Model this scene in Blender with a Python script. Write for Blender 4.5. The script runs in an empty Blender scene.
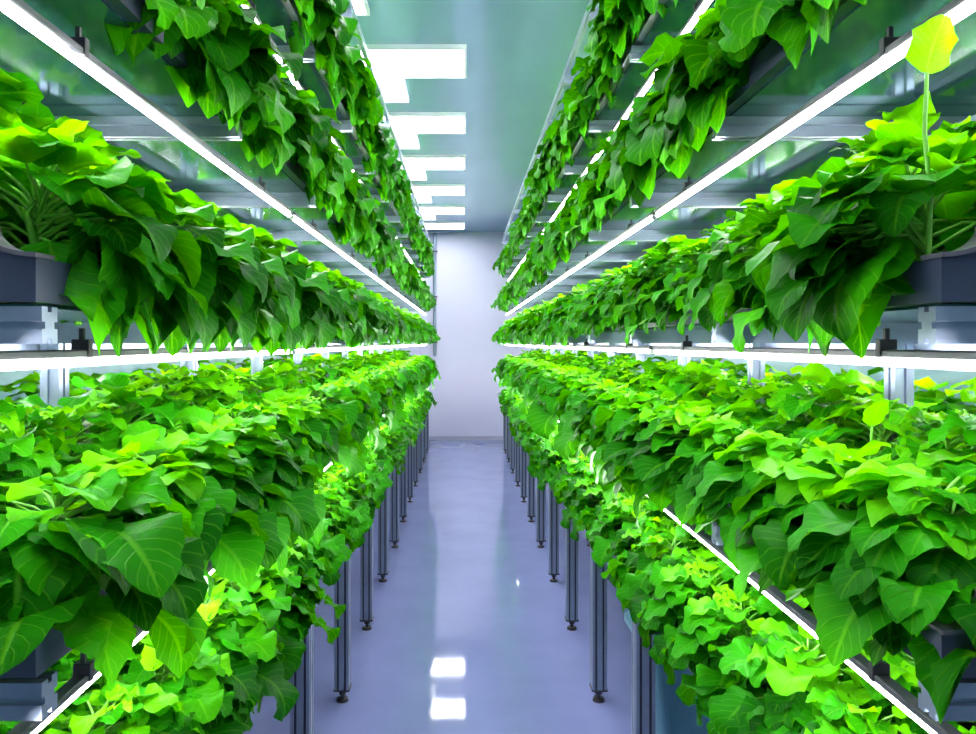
import bpy, math, random
import numpy as np
from mathutils import Vector, Matrix

PI = math.pi
sc = bpy.context.scene
COL = sc.collection
EYE = 1.5                      # camera height
F_PX = 705.0                   # focal length in pixels of the 976 px wide frame
W_PX, H_PX = 976, 734
VP = (464.0, 343.0)            # where the aisle vanishes

# ------------------------------------------------------------------ layout
PITCH = 0.74
K0, K1 = 1, 13                 # rack cross frames
Y0, Y1 = 0.80, PITCH * K1
FRAME_Y = [Y0] + [PITCH * k for k in range(2, K1 + 1)]
TIERS = [0.70, 1.10, 1.52, 1.95, 2.41, 2.88]        # beam centre heights, last one is the top frame
EDGE = {'left': -0.47, 'right': 0.525}             # aisle edge of each rack
SGN = {'left': -1, 'right': 1}
DEPTH = 0.82
CEIL = 3.216
WALL_Y = 10.9
BEAM_H = 0.042

# ------------------------------------------------------------------ helpers
def link(o):
    COL.objects.link(o); return o

def tag(o, label=None, cat=None, group=None, kind=None):
    if label: o['label'] = label
    if cat: o['category'] = cat
    if group: o['group'] = group
    if kind: o['kind'] = kind
    return o

def empty(name, loc, rz=0.0):
    o = bpy.data.objects.new(name, None)
    o.empty_display_size = 0.05
    o.location = loc; o.rotation_euler = (0, 0, rz)
    return link(o)

class MB:
    """collects polygons for one mesh"""
    def __init__(s):
        s.v = []; s.f = []; s.m = []; s.sm = []
    def add(s, verts, faces, mat=0, smooth=False, M=None):
        b = len(s.v)
        if M is not None:
            verts = [tuple(M @ Vector(p)) for p in verts]
        s.v.extend([tuple(p) for p in verts])
        for f in faces:
            s.f.append(tuple(i + b for i in f)); s.m.append(mat); s.sm.append(smooth)
    def box(s, x0, x1, y0, y1, z0, z1, mat=0, bev=0.0):
        x0, x1 = min(x0, x1), max(x0, x1)
        if bev <= 0:
            v = [(x0,y0,z0),(x1,y0,z0),(x1,y1,z0),(x0,y1,z0),(x0,y0,z1),(x1,y0,z1),(x1,y1,z1),(x0,y1,z1)]
            s.add(v, [(0,3,2,1),(4,5,6,7),(0,1,5,4),(1,2,6,5),(2,3,7,6),(3,0,4,7)], mat)
        else:
            b = bev
            pts = [(x0+b,y0),(x1-b,y0),(x1,y0+b),(x1,y1-b),(x1-b,y1),(x0+b,y1),(x0,y1-b),(x0,y0+b)]
            ins = [(x0+b,y0+b),(x1-b,y0+b),(x1-b,y0+b),(x1-b,y1-b),(x1-b,y1-b),(x0+b,y1-b),(x0+b,y1-b),(x0+b,y0+b)]
            v = [(*p, z0) for p in ins] + [(*p, z0+b) for p in pts] + [(*p, z1-b) for p in pts] + [(*p, z1) for p in ins]
            f = []
            for r in range(3):
                for i in range(8):
                    j = (i + 1) % 8
                    f.append((r*8+i, r*8+j, r*8+8+j, r*8+8+i))
            f.append((0, 7, 5, 3)); f.append((24, 26, 28, 30))
            s.add(v, f, mat)
    def prism(s, poly, axis, a0, a1, mat=0, M=None, smooth=False):
        """poly: 2D points; axis 'x': (y,z), 'y': (x,z), 'z': (x,y)"""
        n = len(poly); v = []
        for a in (a0, a1):
            for p, q in poly:
                v.append({'x': (a, p, q), 'y': (p, a, q), 'z': (p, q, a)}[axis])
        f = [(i, (i+1) % n, n + (i+1) % n, n + i) for i in range(n)]
        s.add(v, f, mat, smooth, M)
        s.add(v, [tuple(range(n))[::-1], tuple(range(n, 2*n))], mat, False, M)
    def cyl(s, p, q, r0, r1=None, n=12, mat=0, caps=True):
        r1 = r0 if r1 is None else r1
        p, q = Vector(p), Vector(q)
        d = (q - p).normalized()
        a = d.orthogonal().normalized(); b = d.cross(a)
        v = []
        for c, r in ((p, r0), (q, r1)):
            for i in range(n):
                t = 2*PI*i/n
                v.append(tuple(c + a*(r*math.cos(t)) + b*(r*math.sin(t))))
        s.add(v, [(i, (i+1) % n, n+(i+1) % n, n+i) for i in range(n)], mat, True)
        if caps:
            s.add(v, [tuple(range(n))[::-1], tuple(range(n, 2*n))], mat)
    def tube(s, pts, r, n=8, mat=0):
        pts = [Vector(p) for p in pts]; v = []
        ref = Vector((0.3, 0.2, 1)).normalized()
        for i, c in enumerate(pts):
            d = (pts[min(i+1, len(pts)-1)] - pts[max(i-1, 0)]).normalized()
            a = d.cross(ref).normalized(); b = d.cross(a)
            rr = r[i] if isinstance(r, (list, tuple)) else r
            for k in range(n):
                t = 2*PI*k/n
                v.append(tuple(c + a*(rr*math.cos(t)) + b*(rr*math.sin(t))))
        f = []
        for i in range(len(pts)-1):
            for k in range(n):
                f.append((i*n+k, i*n+(k+1) % n, (i+1)*n+(k+1) % n, (i+1)*n+k))
        s.add(v, f, mat, True)
        s.add(v, [tuple(range(n))[::-1], tuple(range(len(v)-n, len(v)))], mat)
    def mesh(s, name, mats):
        me = bpy.data.meshes.new(name)
        me.from_pydata(s.v, [], s.f)
        for m in (mats if isinstance(mats, (list, tuple)) else [mats]):
            me.materials.append(m)
        me.polygons.foreach_set('material_index', s.m)
        me.polygons.foreach_set('use_smooth', s.sm)
        me.update()
        import bmesh
        bm = bmesh.new(); bm.from_mesh(me)
        bmesh.ops.recalc_face_normals(bm, faces=bm.faces)
        bm.to_mesh(me); bm.free()
        return me
    def build(s, name, mats, parent=None, loc=None):
        o = bpy.data.objects.new(name, s.mesh(name, mats))
        if parent is not None: o.parent = parent
        if loc is not None: o.location = loc
        return link(o)

def part(name, me, parent):
    o = bpy.data.objects.new(name, me); o.parent = parent
    return link(o)

def tslot(w, h, gx=1, gy=1, g=0.008, d=0.006):
    """outline of an extruded aluminium profile, w x h, with gx grooves on the long faces and gy on the side faces"""
    pts = []
    def side(p, q, n):
        p, q = Vector(p), Vector(q); L = (q-p).length; dr = (q-p)/L; nr = Vector((-dr.y, dr.x))
        pts.append(tuple(p))
        for i in range(n):
            c = L*(i+0.5)/n if n == 1 else L*((i+0.5)/n)
            a = p + dr*(c-g/2); b = p + dr*(c+g/2)
            pts.extend([tuple(a), tuple(a+nr*d), tuple(b+nr*d), tuple(b)])
    x, y = w/2, h/2
    side((-x,-y), (x,-y), gx); side((x,-y), (x,y), gy); side((x,y), (-x,y), gx); side((-x,y), (-x,-y), gy)
    return pts

ORD = ('zeroth first second third fourth fifth sixth seventh eighth ninth tenth eleventh twelfth thirteenth fourteenth '
       'fifteenth sixteenth seventeenth eighteenth nineteenth twentieth').split()
def nth(i):
    if i <= 20: return ORD[i]
    t, u = divmod(i, 10)
    return {2: 'twent', 3: 'thirt', 4: 'fort'}[t] + ('ieth' if u == 0 else 'y-' + ORD[u])
SHELF = ['lowest', 'second', 'third', 'fourth', 'top']

# ------------------------------------------------------------------ materials
def new_mat(name):
    m = bpy.data.materials.new(name); m.use_nodes = True
    nt = m.node_tree; nt.nodes.clear()
    out = nt.nodes.new('ShaderNodeOutputMaterial')
    return m, nt, out

def N(nt, typ, **kw):
    n = nt.nodes.new(typ)
    for k, v in kw.items():
        if k in n.inputs: n.inputs[k].default_value = v
        else: setattr(n, k, v)
    return n

def principled(name, col, rough=0.5, metal=0.0, noise=0.0, scale=8.0, bump=0.0, spec=0.5, rough_var=0.0):
    m, nt, out = new_mat(name)
    p = nt.nodes.new('ShaderNodeBsdfPrincipled')
    p.inputs['Base Color'].default_value = (*col, 1); p.inputs['Roughness'].default_value = rough
    p.inputs['Metallic'].default_value = metal; p.inputs['Specular IOR Level'].default_value = spec
    nt.links.new(p.outputs[0], out.inputs[0])
    tc = nt.nodes.new('ShaderNodeTexCoord')
    nz = nt.nodes.new('ShaderNodeTexNoise'); nz.inputs['Scale'].default_value = scale; nz.inputs['Detail'].default_value = 5
    nt.links.new(tc.outputs['Object'], nz.inputs['Vector'])
    if noise > 0:
        r = nt.nodes.new('ShaderNodeValToRGB')
        r.color_ramp.elements[0].position = 0.3; r.color_ramp.elements[1].position = 0.7
        r.color_ramp.elements[0].color = (*[c*(1-noise) for c in col], 1)
        r.color_ramp.elements[1].color = (*[min(1, c*(1+noise)) for c in col], 1)
        nt.links.new(nz.outputs['Fac'], r.inputs[0]); nt.links.new(r.outputs[0], p.inputs['Base Color'])
    if rough_var > 0:
        mr = N(nt, 'ShaderNodeMapRange'); mr.inputs['To Min'].default_value = max(0.02, rough-rough_var); mr.inputs['To Max'].default_value = rough+rough_var
        nt.links.new(nz.outputs['Fac'], mr.inputs['Value']); nt.links.new(mr.outputs[0], p.inputs['Roughness'])
    if bump > 0:
        b = N(nt, 'ShaderNodeBump'); b.inputs['Strength'].default_value = bump; b.inputs['Distance'].default_value = 0.01
        nt.links.new(nz.outputs['Fac'], b.inputs['Height']); nt.links.new(b.outputs[0], p.inputs['Normal'])
    return m

def emission(name, col, strength):
    m, nt, out = new_mat(name)
    e = N(nt, 'ShaderNodeEmission'); e.inputs[0].default_value = (*col, 1); e.inputs[1].default_value = strength
    nt.links.new(e.outputs[0], out.inputs[0])
    return m

M_WALL = principled('painted_wall', (0.56, 0.56, 0.74), 0.45, noise=0.03, scale=2, bump=0.02)
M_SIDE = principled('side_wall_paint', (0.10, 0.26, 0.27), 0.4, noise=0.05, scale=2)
M_CEIL = principled('ceiling_panel', (0.29, 0.43, 0.62), 0.20, metal=0.12, noise=0.04, scale=1.5)
M_FLOOR = principled('epoxy_floor', (0.195, 0.235, 0.46), 0.05, noise=0.07, scale=3.0, bump=0.04, spec=0.8, rough_var=0.03)
M_BASE = principled('baseboard_paint', (0.42, 0.42, 0.55), 0.4)
M_TRIM = principled('white_trim', (0.9, 0.9, 0.95), 0.35)
M_ALU = principled('aluminium_profile', (0.24, 0.30, 0.40), 0.34, metal=0.7, noise=0.06, scale=30)
M_SLOT = principled('dark_slot_strip', (0.02, 0.025, 0.05), 0.5)
M_BLACK = principled('black_plastic', (0.015, 0.016, 0.022), 0.45)
M_NAVY = principled('navy_plastic', (0.035, 0.045, 0.085), 0.38, noise=0.15, scale=12)
M_LIP = principled('grey_plastic', (0.10, 0.095, 0.12), 0.35)
M_PANEL = principled('shelf_sheet', (0.03, 0.11, 0.13), 0.12, metal=0.45, noise=0.12, scale=3, rough_var=0.06)
M_HOUS = principled('lamp_housing', (0.08, 0.085, 0.10), 0.4, metal=0.4)
M_WIRE = principled('steel_wire', (0.6, 0.62, 0.66), 0.3, metal=0.9)
M_BIN = principled('teal_plastic', (0.10, 0.27, 0.36), 0.35, noise=0.06, scale=6)
M_STEM = principled('stem_green', (0.09, 0.34, 0.015), 0.5, noise=0.15, scale=40)
M_SUBS = principled('dark_substrate', (0.03, 0.025, 0.02), 0.9, noise=0.4, scale=60, bump=0.3)
M_TUBE = emission('tube_light', (1.0, 0.95, 0.95), 58.0)
M_CLIGHT = emission('ceiling_light', (0.96, 0.97, 1.0), 9.0)
M_CGLARE = emission('ceiling_glare_glow', (0.96, 0.97, 1.0), 1.6)  # imitates glare on the ceiling beside the panels, no lamp of its own

def leaf_material(name, old, mid, young, rough=0.38, trans=0.42):
    m, nt, out = new_mat(name)
    L = nt.links.new
    age = N(nt, 'ShaderNodeAttribute'); age.attribute_name = 'age'
    geo = N(nt, 'ShaderNodeNewGeometry')
    # age 0 = old leaf, 1 = young; a random shift per leaf
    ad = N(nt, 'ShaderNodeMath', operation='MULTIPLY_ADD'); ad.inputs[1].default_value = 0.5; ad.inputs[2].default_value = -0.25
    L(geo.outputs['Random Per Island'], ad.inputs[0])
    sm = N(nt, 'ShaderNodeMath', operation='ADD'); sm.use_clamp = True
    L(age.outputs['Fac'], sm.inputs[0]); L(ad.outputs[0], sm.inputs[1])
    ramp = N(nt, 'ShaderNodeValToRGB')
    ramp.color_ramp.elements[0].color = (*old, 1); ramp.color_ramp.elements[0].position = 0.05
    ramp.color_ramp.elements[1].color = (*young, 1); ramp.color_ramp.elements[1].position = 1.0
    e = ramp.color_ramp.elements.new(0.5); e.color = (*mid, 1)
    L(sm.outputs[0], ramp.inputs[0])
    # veins from the leaf's own uv: u along the midrib, v across (0.5 = midrib)
    uv = N(nt, 'ShaderNodeUVMap'); uv.uv_map = 'UVMap'
    sx = N(nt, 'ShaderNodeSeparateXYZ'); L(uv.outputs[0], sx.inputs[0])
    c = N(nt, 'ShaderNodeMath', operation='SUBTRACT'); c.inputs[1].default_value = 0.5; L(sx.outputs['Y'], c.inputs[0])
    ab = N(nt, 'ShaderNodeMath', operation='ABSOLUTE'); L(c.outputs[0], ab.inputs[0])
    rib = N(nt, 'ShaderNodeMapRange'); rib.inputs['From Min'].default_value = 0.015; rib.inputs['From Max'].default_value = 0.05
    rib.inputs['To Min'].default_value = 1; rib.inputs['To Max'].default_value = 0; L(ab.outputs[0], rib.inputs['Value'])
    k = N(nt, 'ShaderNodeMath', operation='MULTIPLY_ADD'); k.inputs[1].default_value = -0.55; L(ab.outputs[0], k.inputs[0]); L(sx.outputs['X'], k.inputs[2])
    k2 = N(nt, 'ShaderNodeMath', operation='MULTIPLY'); k2.inputs[1].default_value = 8.0; L(k.outputs[0], k2.inputs[0])
    pp = N(nt, 'ShaderNodeMath', operation='PINGPONG'); pp.inputs[1].default_value = 0.5; L(k2.outputs[0], pp.inputs[0])
    sv = N(nt, 'ShaderNodeMapRange'); sv.inputs['From Min'].default_value = 0.0; sv.inputs['From Max'].default_value = 0.10
    sv.inputs['To Min'].default_value = 0.7; sv.inputs['To Max'].default_value = 0; L(pp.outputs[0], sv.inputs['Value'])
    mx = N(nt, 'ShaderNodeMath', operation='MAXIMUM'); L(rib.outputs[0], mx.inputs[0]); L(sv.outputs[0], mx.inputs[1])
    vm = N(nt, 'ShaderNodeMath', operation='MULTIPLY'); vm.inputs[1].default_value = 0.22; L(mx.outputs[0], vm.inputs[0])
    mix = N(nt, 'ShaderNodeMix', data_type='RGBA')
    L(vm.outputs[0], mix.inputs[0]); L(ramp.outputs[0], mix.inputs[6]); mix.inputs[7].default_value = (0.16, 0.52, 0.02, 1)
    # crinkle
    tc = N(nt, 'ShaderNodeTexCoord')
    nz = N(nt, 'ShaderNodeTexNoise'); nz.inputs['Scale'].default_value = 70; nz.inputs['Detail'].default_value = 3
    L(tc.outputs['Object'], nz.inputs['Vector'])
    hs = N(nt, 'ShaderNodeMath', operation='MULTIPLY_ADD'); hs.inputs[1].default_value = -0.6
    L(mx.outputs[0], hs.inputs[0]); L(nz.outputs['Fac'], hs.inputs[2])
    bp = N(nt, 'ShaderNodeBump'); bp.inputs['Strength'].default_value = 0.55; bp.inputs['Distance'].default_value = 0.004
    L(hs.outputs[0], bp.inputs['Height'])
    p = N(nt, 'ShaderNodeBsdfPrincipled'); p.inputs['Roughness'].default_value = rough
    p.inputs['Specular IOR Level'].default_value = 0.05
    L(mix.outputs[2], p.inputs['Base Color']); L(bp.outputs[0], p.inputs['Normal'])
    hsv = N(nt, 'ShaderNodeHueSaturation'); hsv.inputs['Hue'].default_value = 0.485; hsv.inputs['Value'].default_value = 1.5
    hsv.inputs['Saturation'].default_value = 1.05
    L(mix.outputs[2], hsv.inputs['Color'])
    tr = N(nt, 'ShaderNodeBsdfTranslucent'); L(hsv.outputs[0], tr.inputs[0])
    ms = N(nt, 'ShaderNodeMixShader'); ms.inputs[0].default_value = trans
    L(p.outputs[0], ms.inputs[1]); L(tr.outputs[0], ms.inputs[2]); L(ms.outputs[0], out.inputs[0])
    return m

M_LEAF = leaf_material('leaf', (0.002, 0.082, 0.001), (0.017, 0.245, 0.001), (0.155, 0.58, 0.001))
M_LEAF_LIME = leaf_material('lime_leaf', (0.050, 0.45, 0.001), (0.055, 0.47, 0.001), (0.060, 0.49, 0.001), trans=0.5)

# ------------------------------------------------------------------ plants
class Leaves:
    """numpy accumulator of leaf blades (one mesh) and stalks (another)"""
    def __init__(s):
        s.v = []; s.f = []; s.uv = []; s.age = []; s.n = 0
    def blade(s, base, az, L, W, th0, bend, rng, age, nu=7, nv=4, keep=None, floor=None, fold=0.25, ripple=0.10, twist=0.0, shape=0):
        u = np.linspace(0, 1, nu+1)
        v = np.linspace(-1, 1, nv+1)
        th = th0 - bend*u**1.15
        du = L/nu
        cx = np.concatenate([[0], np.cumsum(np.cos((th[1:]+th[:-1])/2))])*du
        cz = np.concatenate([[0], np.cumsum(np.sin((th[1:]+th[:-1])/2))])*du
        if shape == 0:      # ovate with a short point
            w = np.sin(PI*np.clip(u, 0, 1)**0.72)**0.75
            w[-1] = 0.03; w[0] = 0.08
        elif shape == 1:    # rounded
            w = np.sin(PI*np.clip(u*0.93+0.035, 0, 1)**0.85)**0.55
            w[-1] = 0.25; w[0] = 0.22
        else:               # narrow
            w = np.sin(PI*np.clip(u, 0, 1)**0.8)**0.9
            w[-1] = 0.02; w[0] = 0.08
        w = w*W/2
        if nu >= 7:
            w = w*(1 + 0.04*np.where(np.arange(nu+1) % 2 == 0, 1, -1)*(u > 0.12)*(u < 0.95))
        nx, nz = -np.sin(th), np.cos(th)
        ph = rng.uniform(0, 6.28); kk = rng.uniform(1.6, 2.8)
        U, V = np.meshgrid(u, v, indexing='ij')
        ww = w[:, None]
        up = fold*np.abs(V)*ww + ripple*W*np.sin(2*PI*kk*U + ph + 1.7*np.sign(V))*V**2*np.sin(PI*U)**0.5 - 0.25*fold*ww*V**2
        tw = twist*U
        side = V*ww*np.cos(tw); up = up + V*ww*np.sin(tw)
        X = cx[:, None] + nx[:, None]*up
        Y = side
        Z = cz[:, None] + nz[:, None]*up
        ca, sa = math.cos(az), math.sin(az)
        P = np.stack([base[0] + ca*X - sa*Y, base[1] + sa*X + ca*Y, base[2] + Z], -1).reshape(-1, 3)
        if keep is not None and not keep(P): return False
        if floor is not None:      # blades rest on the substrate and the rim, they do not pass through them
            ins = P[:, 0] < floor
            P[ins, 2] = np.maximum(P[ins, 2], -0.028 + 0.012*np.sin(37*P[ins, 1] + 23*P[ins, 0]) )
            near = (P[:, 0] >= floor) & (P[:, 2] < 0.0)
            P[near, 0] = np.maximum(P[near, 0], 0.118)
        i = np.arange(nu)[:, None]*(nv+1) + np.arange(nv)[None, :]
        F = np.stack([i, i+1, i+nv+2, i+nv+1], -1).reshape(-1, 4)
        s.v.append(P); s.f.append(F + s.n); s.n += len(P)
        s.uv.append(np.stack([U, V*0.5+0.5], -1).reshape(-1, 2)); s.age.append(np.full(len(P), age))
        return True
    def arrays(s):
        return np.concatenate(s.v), np.concatenate(s.f), np.concatenate(s.uv), np.concatenate(s.age)

def blades_mesh(name, P, F, UV, AGE, mat):
    me = bpy.data.meshes.new(name)
    nf = len(F)
    me.vertices.add(len(P)); me.vertices.foreach_set('co', P.astype(np.float32).ravel())
    me.loops.add(nf*4); me.loops.foreach_set('vertex_index', F.astype(np.int32).ravel())
    me.polygons.add(nf); me.polygons.foreach_set('loop_start', np.arange(0, nf*4, 4, dtype=np.int32))
    me.polygons.foreach_set('loop_total', np.full(nf, 4, dtype=np.int32))
    me.update(calc_edges=True)
    me.polygons.foreach_set('use_smooth', np.ones(nf, dtype=bool))
    uvl = me.uv_layers.new(name='UVMap'); uvl.data.foreach_set('uv', UV[F.ravel()].astype(np.float32).ravel())
    a = me.attributes.new('age', 'FLOAT', 'POINT'); a.data.foreach_set('value', AGE.astype(np.float32))
    me.materials.append(mat)
    me.update()
    return me

def make_plant(seed, front, style, lo=False):
    """returns (Leaves, MB of stalks). local +x is the aisle side, z=0 the tray's rim"""
    rng = np.random.default_rng(seed)
    lv, st = Leaves(), MB()
    keep = {'left': lambda P: P[:, 1].min() > -0.145, 'right': lambda P: P[:, 1].max() < 0.145}.get(front)
    nu, nv = (5, 2) if lo else (10, 6)
    h = {'broad': 0.125, 'spread': 0.125, 'crinkled': 0.12, 'small': 0.135}[style]*rng.uniform(0.9, 1.1)*(1.0 if front else 1.4)
    n = {'broad': 40, 'spread': 42, 'crinkled': 40, 'small': 70}[style]
    if lo: n = int(n*0.8)
    else: n = int(n*(1.3 if front else 1.6))
    sl = {'broad': 0.92, 'spread': 0.95, 'crinkled': 0.80, 'small': 0.55}[style]
    lean = 0.02 if front else 0.0
    stem = [(0, 0, -0.045)] + [(lean*t*t + 0.012*math.sin(5*t+seed), 0.012*math.cos(4*t+seed), h*t) for t in (0.0, 0.3, 0.6, 1.0)]
    if not lo: st.tube(stem, [0.006, 0.006, 0.0055, 0.0045, 0.003], 6)
    def put(t, az, pl, el, L, W, th0, bend, age, shape):
        b = Vector((lean*t*t, 0, h*t))
        for turn in (az, -az, az*0.4):
            d = Vector((math.cos(turn)*math.cos(el), math.sin(turn)*math.cos(el), math.sin(el)))
            e = b + d*pl + Vector((0, 0, -0.15*pl*(1-t)))
            if lv.blade(e, turn + rng.normal(0, 0.15), L, W, th0, bend, rng, age, nu, nv, keep=keep, floor=0.095 if front else 9.0,
                        fold=rng.uniform(0.12, 0.35), ripple=rng.uniform(0.03, 0.10) if style != 'crinkled' else rng.uniform(0.09, 0.16),
                        twist=rng.normal(0, 0.35), shape=shape):
                if not lo:
                    m_ = b + d*(pl*0.5) + Vector((0, 0, 0.06*pl))
                    st.tube([b, m_, e], [0.0028, 0.0024, 0.0018], 5)
                return
    sh = {'broad': 0, 'spread': 0, 'crinkled': 1, 'small': 0}[style]
    for i in range(n):
        t = (i + 0.5)/n
        az = i*2.39996 + rng.normal(0, 0.25)
        if front and rng.random() < 0.45: az = rng.normal(0, 0.75)
        pl = (0.115*(1-t) + 0.028)*rng.uniform(0.75, 1.15)
        el = math.radians(10 + 62*t**1.2 + rng.normal(0, 8))
        if style in ('crinkled', 'spread'): el = math.radians(8 + 36*t**1.3 + rng.normal(0, 8))
        L = (0.135*(1-t) + 0.068*t)*rng.uniform(0.65, 1.3)*sl
        W = L*rng.uniform(0.78, 0.98)*(0.8 if style == 'small' else 1.0)
        th0 = el*0.75 - math.radians(6) + rng.normal(0, 0.15)
        bend = math.radians(95*(1-t) + 55*t)*rng.uniform(0.7, 1.25)
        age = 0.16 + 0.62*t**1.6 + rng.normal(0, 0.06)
        put(t, az, pl, el, L, W, th0, bend, age, sh)
    if front:   # leaves that spill over the tray edge and hang
        m = {'broad': 20, 'spread': 12, 'crinkled': 12, 'small': 34}[style]
        for i in range(m):
            az = rng.uniform(-1.0, 1.0)
            t = rng.uniform(0.15, 0.7)
            L = rng.uniform(0.08, 0.15)*sl
            if style in ('broad', 'small') and i % 2:      # hangs close to the tray, straight down
                put(rng.uniform(0, 0.3), az, rng.uniform(0.09, 0.115), math.radians(rng.uniform(2, 16)), L*1.05, L*rng.uniform(0.78, 0.92),
                    math.radians(rng.uniform(-85, -50)), math.radians(rng.uniform(5, 35)), 0.08 + rng.uniform(0, 0.15), sh)
                continue
            put(t, az, rng.uniform(0.075, 0.12), math.radians(rng.uniform(-10, 18)), L, L*rng.uniform(0.7, 0.88),
                math.radians(rng.uniform(-60, -10) + (25 if style in ('crinkled', 'spread') else 0)), math.radians(rng.uniform(35, 80)), 0.12 + rng.uniform(0, 0.18), sh)
    return lv, st

def plant_proto(seed, front, style):
    lv, st = make_plant(seed, front, style)
    root = empty('leafy_plant', (0, 0, -50))
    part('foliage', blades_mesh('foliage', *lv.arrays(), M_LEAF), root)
    part('stem', st.mesh('stem', M_STEM), root)
    return root

def copy_tree(o, parent=None):
    c = o.copy(); COL.objects.link(c)
    if parent is not None: c.parent = parent
    for ch in list(o.children): copy_tree(ch, c)
    return c

STYLE_WORDS = {'broad': 'broad-leaved green plant', 'spread': 'broad-leaved green plant', 'crinkled': 'crinkle-leaved green plant', 'small': 'small-leaved green plant'}
protos = {}
for style in ('broad', 'spread', 'crinkled', 'small'):
    for front in (True, False, 'left', 'right'):
        for q in range(5 if front is True else 3):
            protos[(style, front, q)] = plant_proto(100 + 17*q + (7 if front else 0) + 1000*len(style), front, style)
lo_protos = {}
for style in ('broad', 'spread', 'crinkled'):
    for front in (True, False):
        for q in range(4):
            lo_protos[(style, front, q)] = make_plant(500 + 13*q + (3 if front else 0) + 100*len(style), front, style, lo=True)[0].arrays()
used = set()
rnd = random.Random(7)
STEP = 0.2
NPOS = int((Y1 - Y0 - 0.2)/STEP)
ROWS = [(0.105, True), (0.32, False), (0.54, False), (0.73, False)]
IND = [20, 10, 0, 0]                # how many of each row are built as individuals, per shelf and side
bulk = dict(P=[], F=[], UV=[], A=[]); bulk_n = 0
TRAY_TOP = BEAM_H/2 + 0.055
for side in ('left', 'right'):
    s = SGN[side]
    for ti in range(5):
        for ri, (e, front) in enumerate(ROWS):
            count = 0
            for i in range(NPOS):
                y = Y0 + (0.16 if front else 0.14) + STEP*(i + 0.5*(ri % 2)) + rnd.uniform(-0.035, 0.035)
                x = EDGE[side] + s*(e + rnd.uniform(-0.025, 0.025))
                z = TIERS[ti] + TRAY_TOP
                rz = (0 if side == 'left' else PI) + rnd.uniform(-0.35, 0.35)
                if not front: rz = rnd.uniform(0, 2*PI)
                scl = rnd.uniform(0.9, 1.12)
                if front and i == 0: rz = 0.08 if side == 'left' else PI - 0.08; scl = 1.0; y = Y0 + 0.13
                if not front and i < 3 and ti == 2: scl *= 1.2
                style = ('crinkled', 'spread', 'broad', 'broad', 'broad')[ti]
                if ti == 0 and front: x += s*0.03
                if side == 'right' and ti == 2 and 1.25 < y < 3.4: style = 'small'
                elif ti > 0 and rnd.random() < 0.06: style = 'crinkled'
                if i < IND[ri]:
                    fr = side if front and i == 0 and ti != 1 else front
                    key = (style, fr, rnd.randrange(5 if fr is True else 3))
                    p = protos[key]
                    o = p if key not in used else copy_tree(p)
                    used.add(key)
                    o.location = (x, y, z); o.rotation_euler = (0, 0, rz); o.scale = (scl, scl, scl*(1.0 if front or ti in (0, 4) else 1.12))
                    count += 1
                    row = 'outer row' if front else 'row behind it'
                    where = ('outer row of ' if front else 'inner row of ')
                    tag(o, '%s, %s from the camera, %s%s shelf, %s rack' % (STYLE_WORDS[style], nth(count), where, SHELF[ti], side),
                        'plant', 'leafy plants on the %s shelf of the %s rack' % (SHELF[ti], side))
                else:
                    st2 = 'broad' if style == 'small' else style
                    P, F, UV, A = lo_protos[(st2, front, rnd.randrange(4))]
                    c, d = math.cos(rz)*scl, math.sin(rz)*scl
                    Q = np.stack([x + c*P[:, 0] - d*P[:, 1], y + d*P[:, 0] + c*P[:, 1], z + scl*P[:, 2]], -1)
                    bulk['P'].append(Q); bulk['F'].append(F + bulk_n); bulk['UV'].append(UV); bulk['A'].append(A)
                    bulk_n += len(Q)
for k, p in protos.items():
    if k not in used:
        for ch in list(p.children): bpy.data.objects.remove(ch)
        bpy.data.objects.remove(p)
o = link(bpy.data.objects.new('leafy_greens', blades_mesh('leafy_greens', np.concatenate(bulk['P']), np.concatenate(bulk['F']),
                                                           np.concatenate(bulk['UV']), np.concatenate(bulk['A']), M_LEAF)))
tag(o, 'dense mass of green plants filling the far and inner parts of both racks', 'plants', None, 'stuff')

# young plants whose pale top leaves stand clear of the rest
def sprout(x, y, z, h, leaves, label):
    t = empty('young_plant', (x, y, z)); tag(t, label, 'plant')
    rng = np.random.default_rng(int(1000*abs(x)+100*y))
    lv, st = Leaves(), MB()
    st.tube([(0, 0, -0.045), (0.004, 0, h*0.35), (-0.003, 0, h*0.7), (0, 0, h)], [0.0034, 0.003, 0.0026, 0.0022], 7)
    for az, L, W, th, bend in leaves:
        lv.blade((0, 0, h), az, L, W, th, bend, rng, 0.9, 9, 4, fold=0.12, ripple=0.05, shape=1)
    st.build('stem', M_STEM, t)
    part('leaf', blades_mesh('leaf', *lv.arrays(), M_LEAF_LIME), t)
def ztop(ti): return TIERS[ti] + TRAY_TOP
sprout(0.545, 0.83, ztop(2), 0.222, [(-1.2, 0.062, 0.075, 1.35, 0.35)], 'tall young plant with one round lime leaf above the third shelf, right rack')
sprout(0.575, 1.02, ztop(2), 0.125, [(-1.9, 0.075, 0.07, 0.9, 0.7), (0.5, 0.05, 0.045, 0.8, 0.6)], 'short young plant with broad lime leaves near the round leaf, third shelf, right rack')
sprout(0.60, 1.33, ztop(2), 0.17, [(-1.5, 0.055, 0.06, 0.9, 0.6), (1.6, 0.04, 0.04, 0.9, 0.6)], 'small lime-leaved young plant just below the tube light, third shelf, right rack')
sprout(-0.55, 1.5, ztop(2), 0.17, [(-1.2, 0.055, 0.05, 0.8, 0.7), (1.0, 0.05, 0.045, 0.9, 0.6)], 'small lime-leaved young plant just below the tube light, third shelf, left rack')
sprout(0.66, 1.14, ztop(1), 0.19, [(-1.5, 0.05, 0.04, 1.2, 0.4)], 'young plant with one upright lime leaf on the second shelf, right rack')

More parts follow.
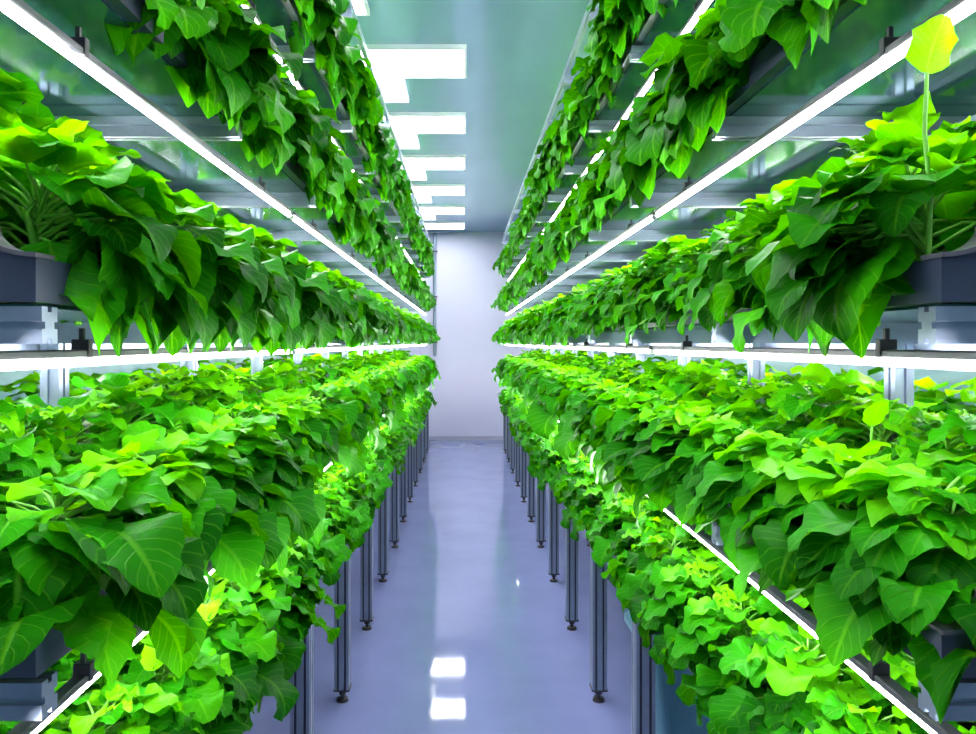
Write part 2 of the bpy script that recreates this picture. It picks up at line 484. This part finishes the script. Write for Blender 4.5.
# ------------------------------------------------------------------ racks
LEG_W = 0.06
leg_me = MB(); leg_me.prism(tslot(LEG_W, LEG_W, 2, 2, 0.009, 0.007), 'z', 0.055, TIERS[0]-BEAM_H/2); 
for a in (-0.015, 0.015):
    for b in (-0.0245, 0.0245):
        leg_me.box(a-0.0044, a+0.0044, b-0.0003, b+0.0003, 0.056, TIERS[0]-BEAM_H/2-0.001, 1); leg_me.box(b-0.0003, b+0.0003, a-0.0044, a+0.0044, 0.056, TIERS[0]-BEAM_H/2-0.001, 1)
leg_me = leg_me.mesh('leg', [M_ALU, M_SLOT])
post_me = MB(); post_me.prism(tslot(0.04, 0.04, 1, 1), 'z', 0.055, TIERS[5]-BEAM_H/2); post_me = post_me.mesh('post', M_ALU)
foot = MB(); foot.cyl((0,0,0), (0,0,0.012), 0.026, 0.022, 16); foot.cyl((0,0,0.012), (0,0,0.05), 0.008, n=10); foot.cyl((0,0,0.03),(0,0,0.042), 0.016, n=6); foot.box(-0.034,0.034,-0.03,0.03,0.048,0.06,0,0.003)
foot_me = foot.mesh('foot', M_BLACK)
beam_poly = tslot(0.03, BEAM_H, 1, 1, 0.008, 0.006)
for side in ('left', 'right'):
    s = SGN[side]; X0 = EDGE[side]; XB = X0 + s*DEPTH
    r = empty('growing_rack', (X0 + s*DEPTH/2, (Y0+Y1)/2, 0))
    tag(r, 'long aluminium-profile plant rack standing along the %s side of the aisle' % side, 'rack', 'growing racks along the aisle')
    org = Vector(r.location)
    bm_ = MB(); bm_.prism(beam_poly, 'x', min(X0, XB), max(X0, XB)); 
    bm_.v = [(a-org.x, b, c) for a, b, c in bm_.v]
    cap = MB()
    beam_me = bm_.mesh('crossbeam', M_ALU)
    for fy in FRAME_Y:
        y = fy - org.y
        for px, me, nm in ((X0 + s*0.04, leg_me, 'leg'), (X0 + s*DEPTH/2, post_me, 'post'), (XB - s*0.04, leg_me, 'leg')):
            q = part(nm, me, r); q.location = (px - org.x, y + (0.036 if nm == 'post' else 0), 0)
            part('foot', foot_me, q)
        for z in TIERS:
            q = part('crossbeam', beam_me, r); q.location = (0, y, z)
    for ti, z in enumerate(TIERS):
        # long rails under the edges of each level
        for xx, nm in ((X0 + s*0.445, 'rail'), (XB - s*0.05, 'rail')) if ti < 5 else ((X0 + s*0.012, 'rail'), (XB - s*0.012, 'rail')):
            m = MB(); m.prism(tslot(0.024, 0.03, 1, 1, 0.007, 0.005), 'y', Y0-0.015-org.y, Y1+0.015-org.y)
            zz = z + (-0.037 if ti < 5 else 0.037)
            q = m.build(nm, M_ALU, r); q.location = (xx-org.x, 0, zz)
        if ti < 5:
            m = MB(); m.box(X0+s*0.03-org.x, XB-s*0.03-org.x, Y0-org.y+0.02, Y1-org.y, z+BEAM_H/2+0.0005, z+BEAM_H/2+0.0045)
            m.build('shelf_sheet', M_PANEL, r)
        else:
            m = MB(); m.box(X0+s*0.03-org.x, XB-s*0.03-org.x, Y0-org.y+0.02, Y1-org.y, z+BEAM_H/2+0.0005, z+BEAM_H/2+0.0045)

    # growing troughs, one per level
    for ti in range(5):
        z = TIERS[ti] + BEAM_H/2 + 0.005
        t = empty('growing_trough', (X0 + s*DEPTH/2, Y0-0.015, z))
        tag(t, 'long dark plastic trough holding plants on the %s shelf of the %s rack' % (SHELF[ti], side), 'trough', 'growing troughs on the %s rack' % side)
        hw = DEPTH/2 - 0.008; Ln = Y1 - Y0 + 0.03
        m = MB(); w = 0.006
        m.box(-hw, hw, 0.03, Ln, 0, w)
        for a in (-hw, hw-w): m.box(a, a+w, 0.03, Ln, w, 0.05)
        m.box(-hw+w, hw-w, Ln-w, Ln, w, 0.05)
        m.build('body', M_NAVY, t)
        m = MB(); m.box(-hw+w, hw-w, 0.03, Ln-w, w, 0.032); m.build('substrate', M_SUBS, t)
        # end cap facing the camera: block with a concave shoulder rising to the lid
        m = MB(); poly = [(-hw, 0), (hw, 0), (hw, 0.05)]
        arc = [(0.062*(1-math.sin(a)), 0.034*(1-math.cos(a))) for a in [PI/2*i/8 for i in range(9)]]
        rise = [(hw - 0.0 - (0.062 - ax), 0.05 + az) for ax, az in arc]
        rise = [(hw - 0.062*math.sin(PI/2*i/8), 0.05 + 0.034*(1-math.cos(PI/2*i/8))) for i in range(9)]
        poly += rise[1:] + [(-p, q) for p, q in rise[::-1][:-1]] + [(-hw, 0.05)]
        m.prism(poly, 'y', 0.002, 0.03)
        cp = m.build('end_cap', M_NAVY, t)
        m = MB()      # rim that follows the shoulder
        pts = [(hw+0.002, 0.05)] + [(p, q) for p, q in rise[1:]]
        for sg in (1, -1):
            ring = [(sg*p, q) for p, q in pts]
            outer = [(sg*(p+0.001), q+0.005) for p, q in pts]
            m.prism(ring + outer[::-1], 'y', -0.004, 0.034)
        m.box(-hw+0.062, hw-0.062, -0.004, 0.034, 0.084, 0.089)
        m.box(-hw+0.066, hw-0.066, -0.002, 0.002, 0.052, 0.082)
        m.build('rim', M_LIP, cp)

# ------------------------------------------------------------------ grow lights under every level
TL = 2*PITCH - 0.02
m = MB(); m.box(-0.010, 0.010, 0, TL, 0.006, 0.017, 0, 0.002); hous_me = m.mesh('housing', M_HOUS)
m = MB(); m.cyl((0, 0.012, 0), (0, TL-0.012, 0), 0.0056, n=12); diff_me = m.mesh('diffuser', M_TUBE)
m = MB(); m.cyl((0,0,0),(0,0.012,0), 0.0066, n=12); cap_me = m.mesh('end_cap', M_TRIM)
m = MB(); m.box(-0.012,0.012,-0.006,0.006,-0.006,0.019,0,0.001); m.box(-0.003,0.003,-0.003,0.003,0.019,0.034); clip_me = m.mesh('clip', M_BLACK)
def grow_light_proto():
    r = empty('grow_light', (0, 0, -60))
    part('housing', hous_me, r); part('diffuser', diff_me, r)
    for yy in (0.0, TL-0.012): q = part('end_cap', cap_me, r); q.location = (0, yy, 0)
    for yy in (0.3, TL-0.3): q = part('clip', clip_me, r); q.location = (0, yy, 0.012)
    return r
gl = grow_light_proto(); first = True
for side in ('left', 'right'):
    s = SGN[side]
    for ti in range(1, 6):
        for e, row in ((0.105, 'outer'), (0.47, 'inner')):
            if row == 'outer': e = (0, 0.048 if side == 'left' else 0.04, 0.05, 0.055, 0.08, 0.12)[ti]
            drop = 0.025 if ti == 2 else 0.045
            for j in range(6):
                o = gl if first else copy_tree(gl)
                first = False
                o.location = (EDGE[side] + s*e, 0.66 + j*(2*PITCH + 0.01), TIERS[ti] - BEAM_H/2 - drop)
                tag(o, 'white LED tube, %s from the camera, %s line under %s of the %s rack' %
                    (nth(j+1), row, (SHELF[ti] + ' shelf') if ti < 5 else 'top frame', side), 'light', 'tube lights under the shelves of the %s rack' % side)

# ------------------------------------------------------------------ room
XL, XR, YB = -1.75, 1.85, -2.6
def struct(name, m, mat):
    return tag(m.build(name, mat), kind='structure')
m = MB(); m.box(XL-0.1, XR+0.1, YB-0.1, WALL_Y+0.1, -0.1, 0); struct('floor', m, M_FLOOR)
m = MB(); m.box(XL-0.1, XR+0.1, YB-0.1, WALL_Y+0.1, CEIL, CEIL+0.1); struct('ceiling', m, M_CEIL)
m = MB(); m.box(XL-0.1, XR+0.1, WALL_Y, WALL_Y+0.1, 0, CEIL); struct('wall_back', m, M_WALL)
m = MB(); m.box(XL-0.1, XR+0.1, YB-0.1, YB, 0, CEIL); struct('wall_front', m, M_WALL)
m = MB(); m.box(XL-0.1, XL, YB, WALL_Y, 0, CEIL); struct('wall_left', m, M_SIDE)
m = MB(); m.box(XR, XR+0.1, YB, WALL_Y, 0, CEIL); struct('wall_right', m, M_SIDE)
m = MB(); m.box(XL, XR, WALL_Y-0.012, WALL_Y, 0.0, 0.05); m.box(XL, XR, WALL_Y-0.016, WALL_Y, 0.05, 0.062); struct('baseboard_back', m, M_BASE)

# conduit on the end wall
m = MB(); m.cyl((-0.45, WALL_Y-0.03, 1.3), (-0.45, WALL_Y-0.03, CEIL-0.02), 0.025, n=14)
c = m.build('wall_conduit', M_ALU)
tag(c, 'thin grey vertical conduit running up the pale end wall', 'pipe')
m = MB()
for z in (1.5, 2.2, 2.9): m.box(-0.49, -0.41, WALL_Y-0.062, WALL_Y-0.001, z, z+0.02)
m.build('clamp', M_BLACK, c)

def ceiling_light(x0, x1, y0, y1, label, z=CEIL, row='ceiling lights above the aisle', glare_len=0.0):
    r = empty('ceiling_light', ((x0+x1)/2, (y0+y1)/2, z)); tag(r, label, 'light', row)
    hx, hy = (x1-x0)/2, (y1-y0)/2; b = 0.015
    m = MB()
    m.box(-hx-b, hx+b, -hy-b, -hy, -0.03, -0.0005); m.box(-hx-b, hx+b, hy, hy+b, -0.03, -0.0005)
    m.box(-hx-b, -hx, -hy, hy, -0.03, -0.0005); m.box(hx, hx+b, -hy, hy, -0.03, -0.0005)
    m.build('frame', M_TRIM, r)
    m = MB(); m.box(-hx, hx, -hy, hy, -0.022, -0.016); m.build('diffuser', M_CLIGHT, r)
    if glare_len:
        m = MB(); m.box(-hx, -hx+0.21, hy+b+0.002, hy+glare_len, -0.018, -0.0005); m.build('ceiling_glare', M_CGLARE, r)  # added glowing slab in place of ceiling glare, not part of the fixture
k = 0
for j in range(-5, 6):
    y = 4.27 + 1.19*j
    if y < -2: continue
    if j >= 0:
        k += 1
        lab = 'white rectangular ceiling panel light over the aisle, %s visible from the camera' % nth(k)
    else:
        lab = 'white ceiling panel light over the aisle above the camera, %s before the visible row' % nth(-j)
    ceiling_light(-0.6, 0.0, y-0.21, y+0.21, lab, glare_len=0.5 if 0 <= j < 5 else 0)
ceiling_light(-1.10, -0.50, 3.2, 3.62, 'white ceiling panel light above the left rack at the top edge', row='ceiling lights above the racks')
ceiling_light(1.16, 1.76, 3.2, 3.65, 'white ceiling panel light above the right rack at the top edge', row='ceiling lights above the racks')

# teal bin under the right rack
t = empty('storage_bin', (0.90, 2.42, 0)); tag(t, 'teal plastic bin on the floor under the right rack', 'bin')
def ring(hx, hy, r, n=6):
    pts = []
    for cx, cy, a0 in ((hx-r, hy-r, 0), (-hx+r, hy-r, PI/2), (-hx+r, -hy+r, PI), (hx-r, -hy+r, 3*PI/2)):
        for i in range(n+1):
            a = a0 + PI/2*i/n; pts.append((cx + r*math.cos(a), cy + r*math.sin(a)))
    return pts
m = MB(); v = []; nr = len(ring(1, 1, 0.1))
prof = [(0.0, 0.0), (0.0, 0.012), (0.07, 0.52), (0.064, 0.52), (0.0, 0.02)]
for off, z in prof: v += [(*p, z) for p in ring(0.23+off, 0.06+off, 0.04)]
f = [(a*nr+i, a*nr+(i+1) % nr, (a+1)*nr+(i+1) % nr, (a+1)*nr+i) for a in range(len(prof)-1) for i in range(nr)]
m.add(v, f, 0, False); m.add(v, [tuple(range(nr))[::-1], tuple(range(4*nr, 5*nr))])
m.build('body', M_BIN, t)
m = MB(); v = []
prof = [(0.074, 0.50), (0.095, 0.505), (0.095, 0.525), (0.060, 0.525)]
for off, z in prof: v += [(*p, z) for p in ring(0.23+off, 0.06+off, 0.05)]
f = [(a*nr+i, a*nr+(i+1) % nr, (a+1)*nr+(i+1) % nr, (a+1)*nr+i) for a in range(len(prof)-1) for i in range(nr)]
m.add(v, f); m.build('rim', M_BIN, t)

# ------------------------------------------------------------------ world, camera, colour
w = bpy.data.worlds.new('world'); sc.world = w; w.use_nodes = True
w.node_tree.nodes['Background'].inputs[0].default_value = (0.02, 0.025, 0.03, 1)
cam = bpy.data.cameras.new('camera'); co = link(bpy.data.objects.new('camera', cam))
cam.sensor_width = 36; cam.lens = 36*F_PX/W_PX; cam.clip_start = 0.05
co.location = (0, 0, EYE); co.rotation_euler = (PI/2, 0, 0)
cam.shift_x = (W_PX/2 - VP[0])/W_PX
cam.shift_y = -(H_PX/2 - VP[1])/W_PX
sc.camera = co
sc.view_settings.view_transform = 'Standard'; sc.view_settings.look = 'None'
sc.view_settings.gamma = 1; sc.view_settings.use_curve_mapping = False
sc.view_settings.exposure = 1.2
cy = sc.cycles
cy.use_denoising = True; cy.max_bounces = 10; cy.diffuse_bounces = 4; cy.glossy_bounces = 4; cy.transmission_bounces = 6
cy.use_light_tree = True; cy.sample_clamp_indirect = 8
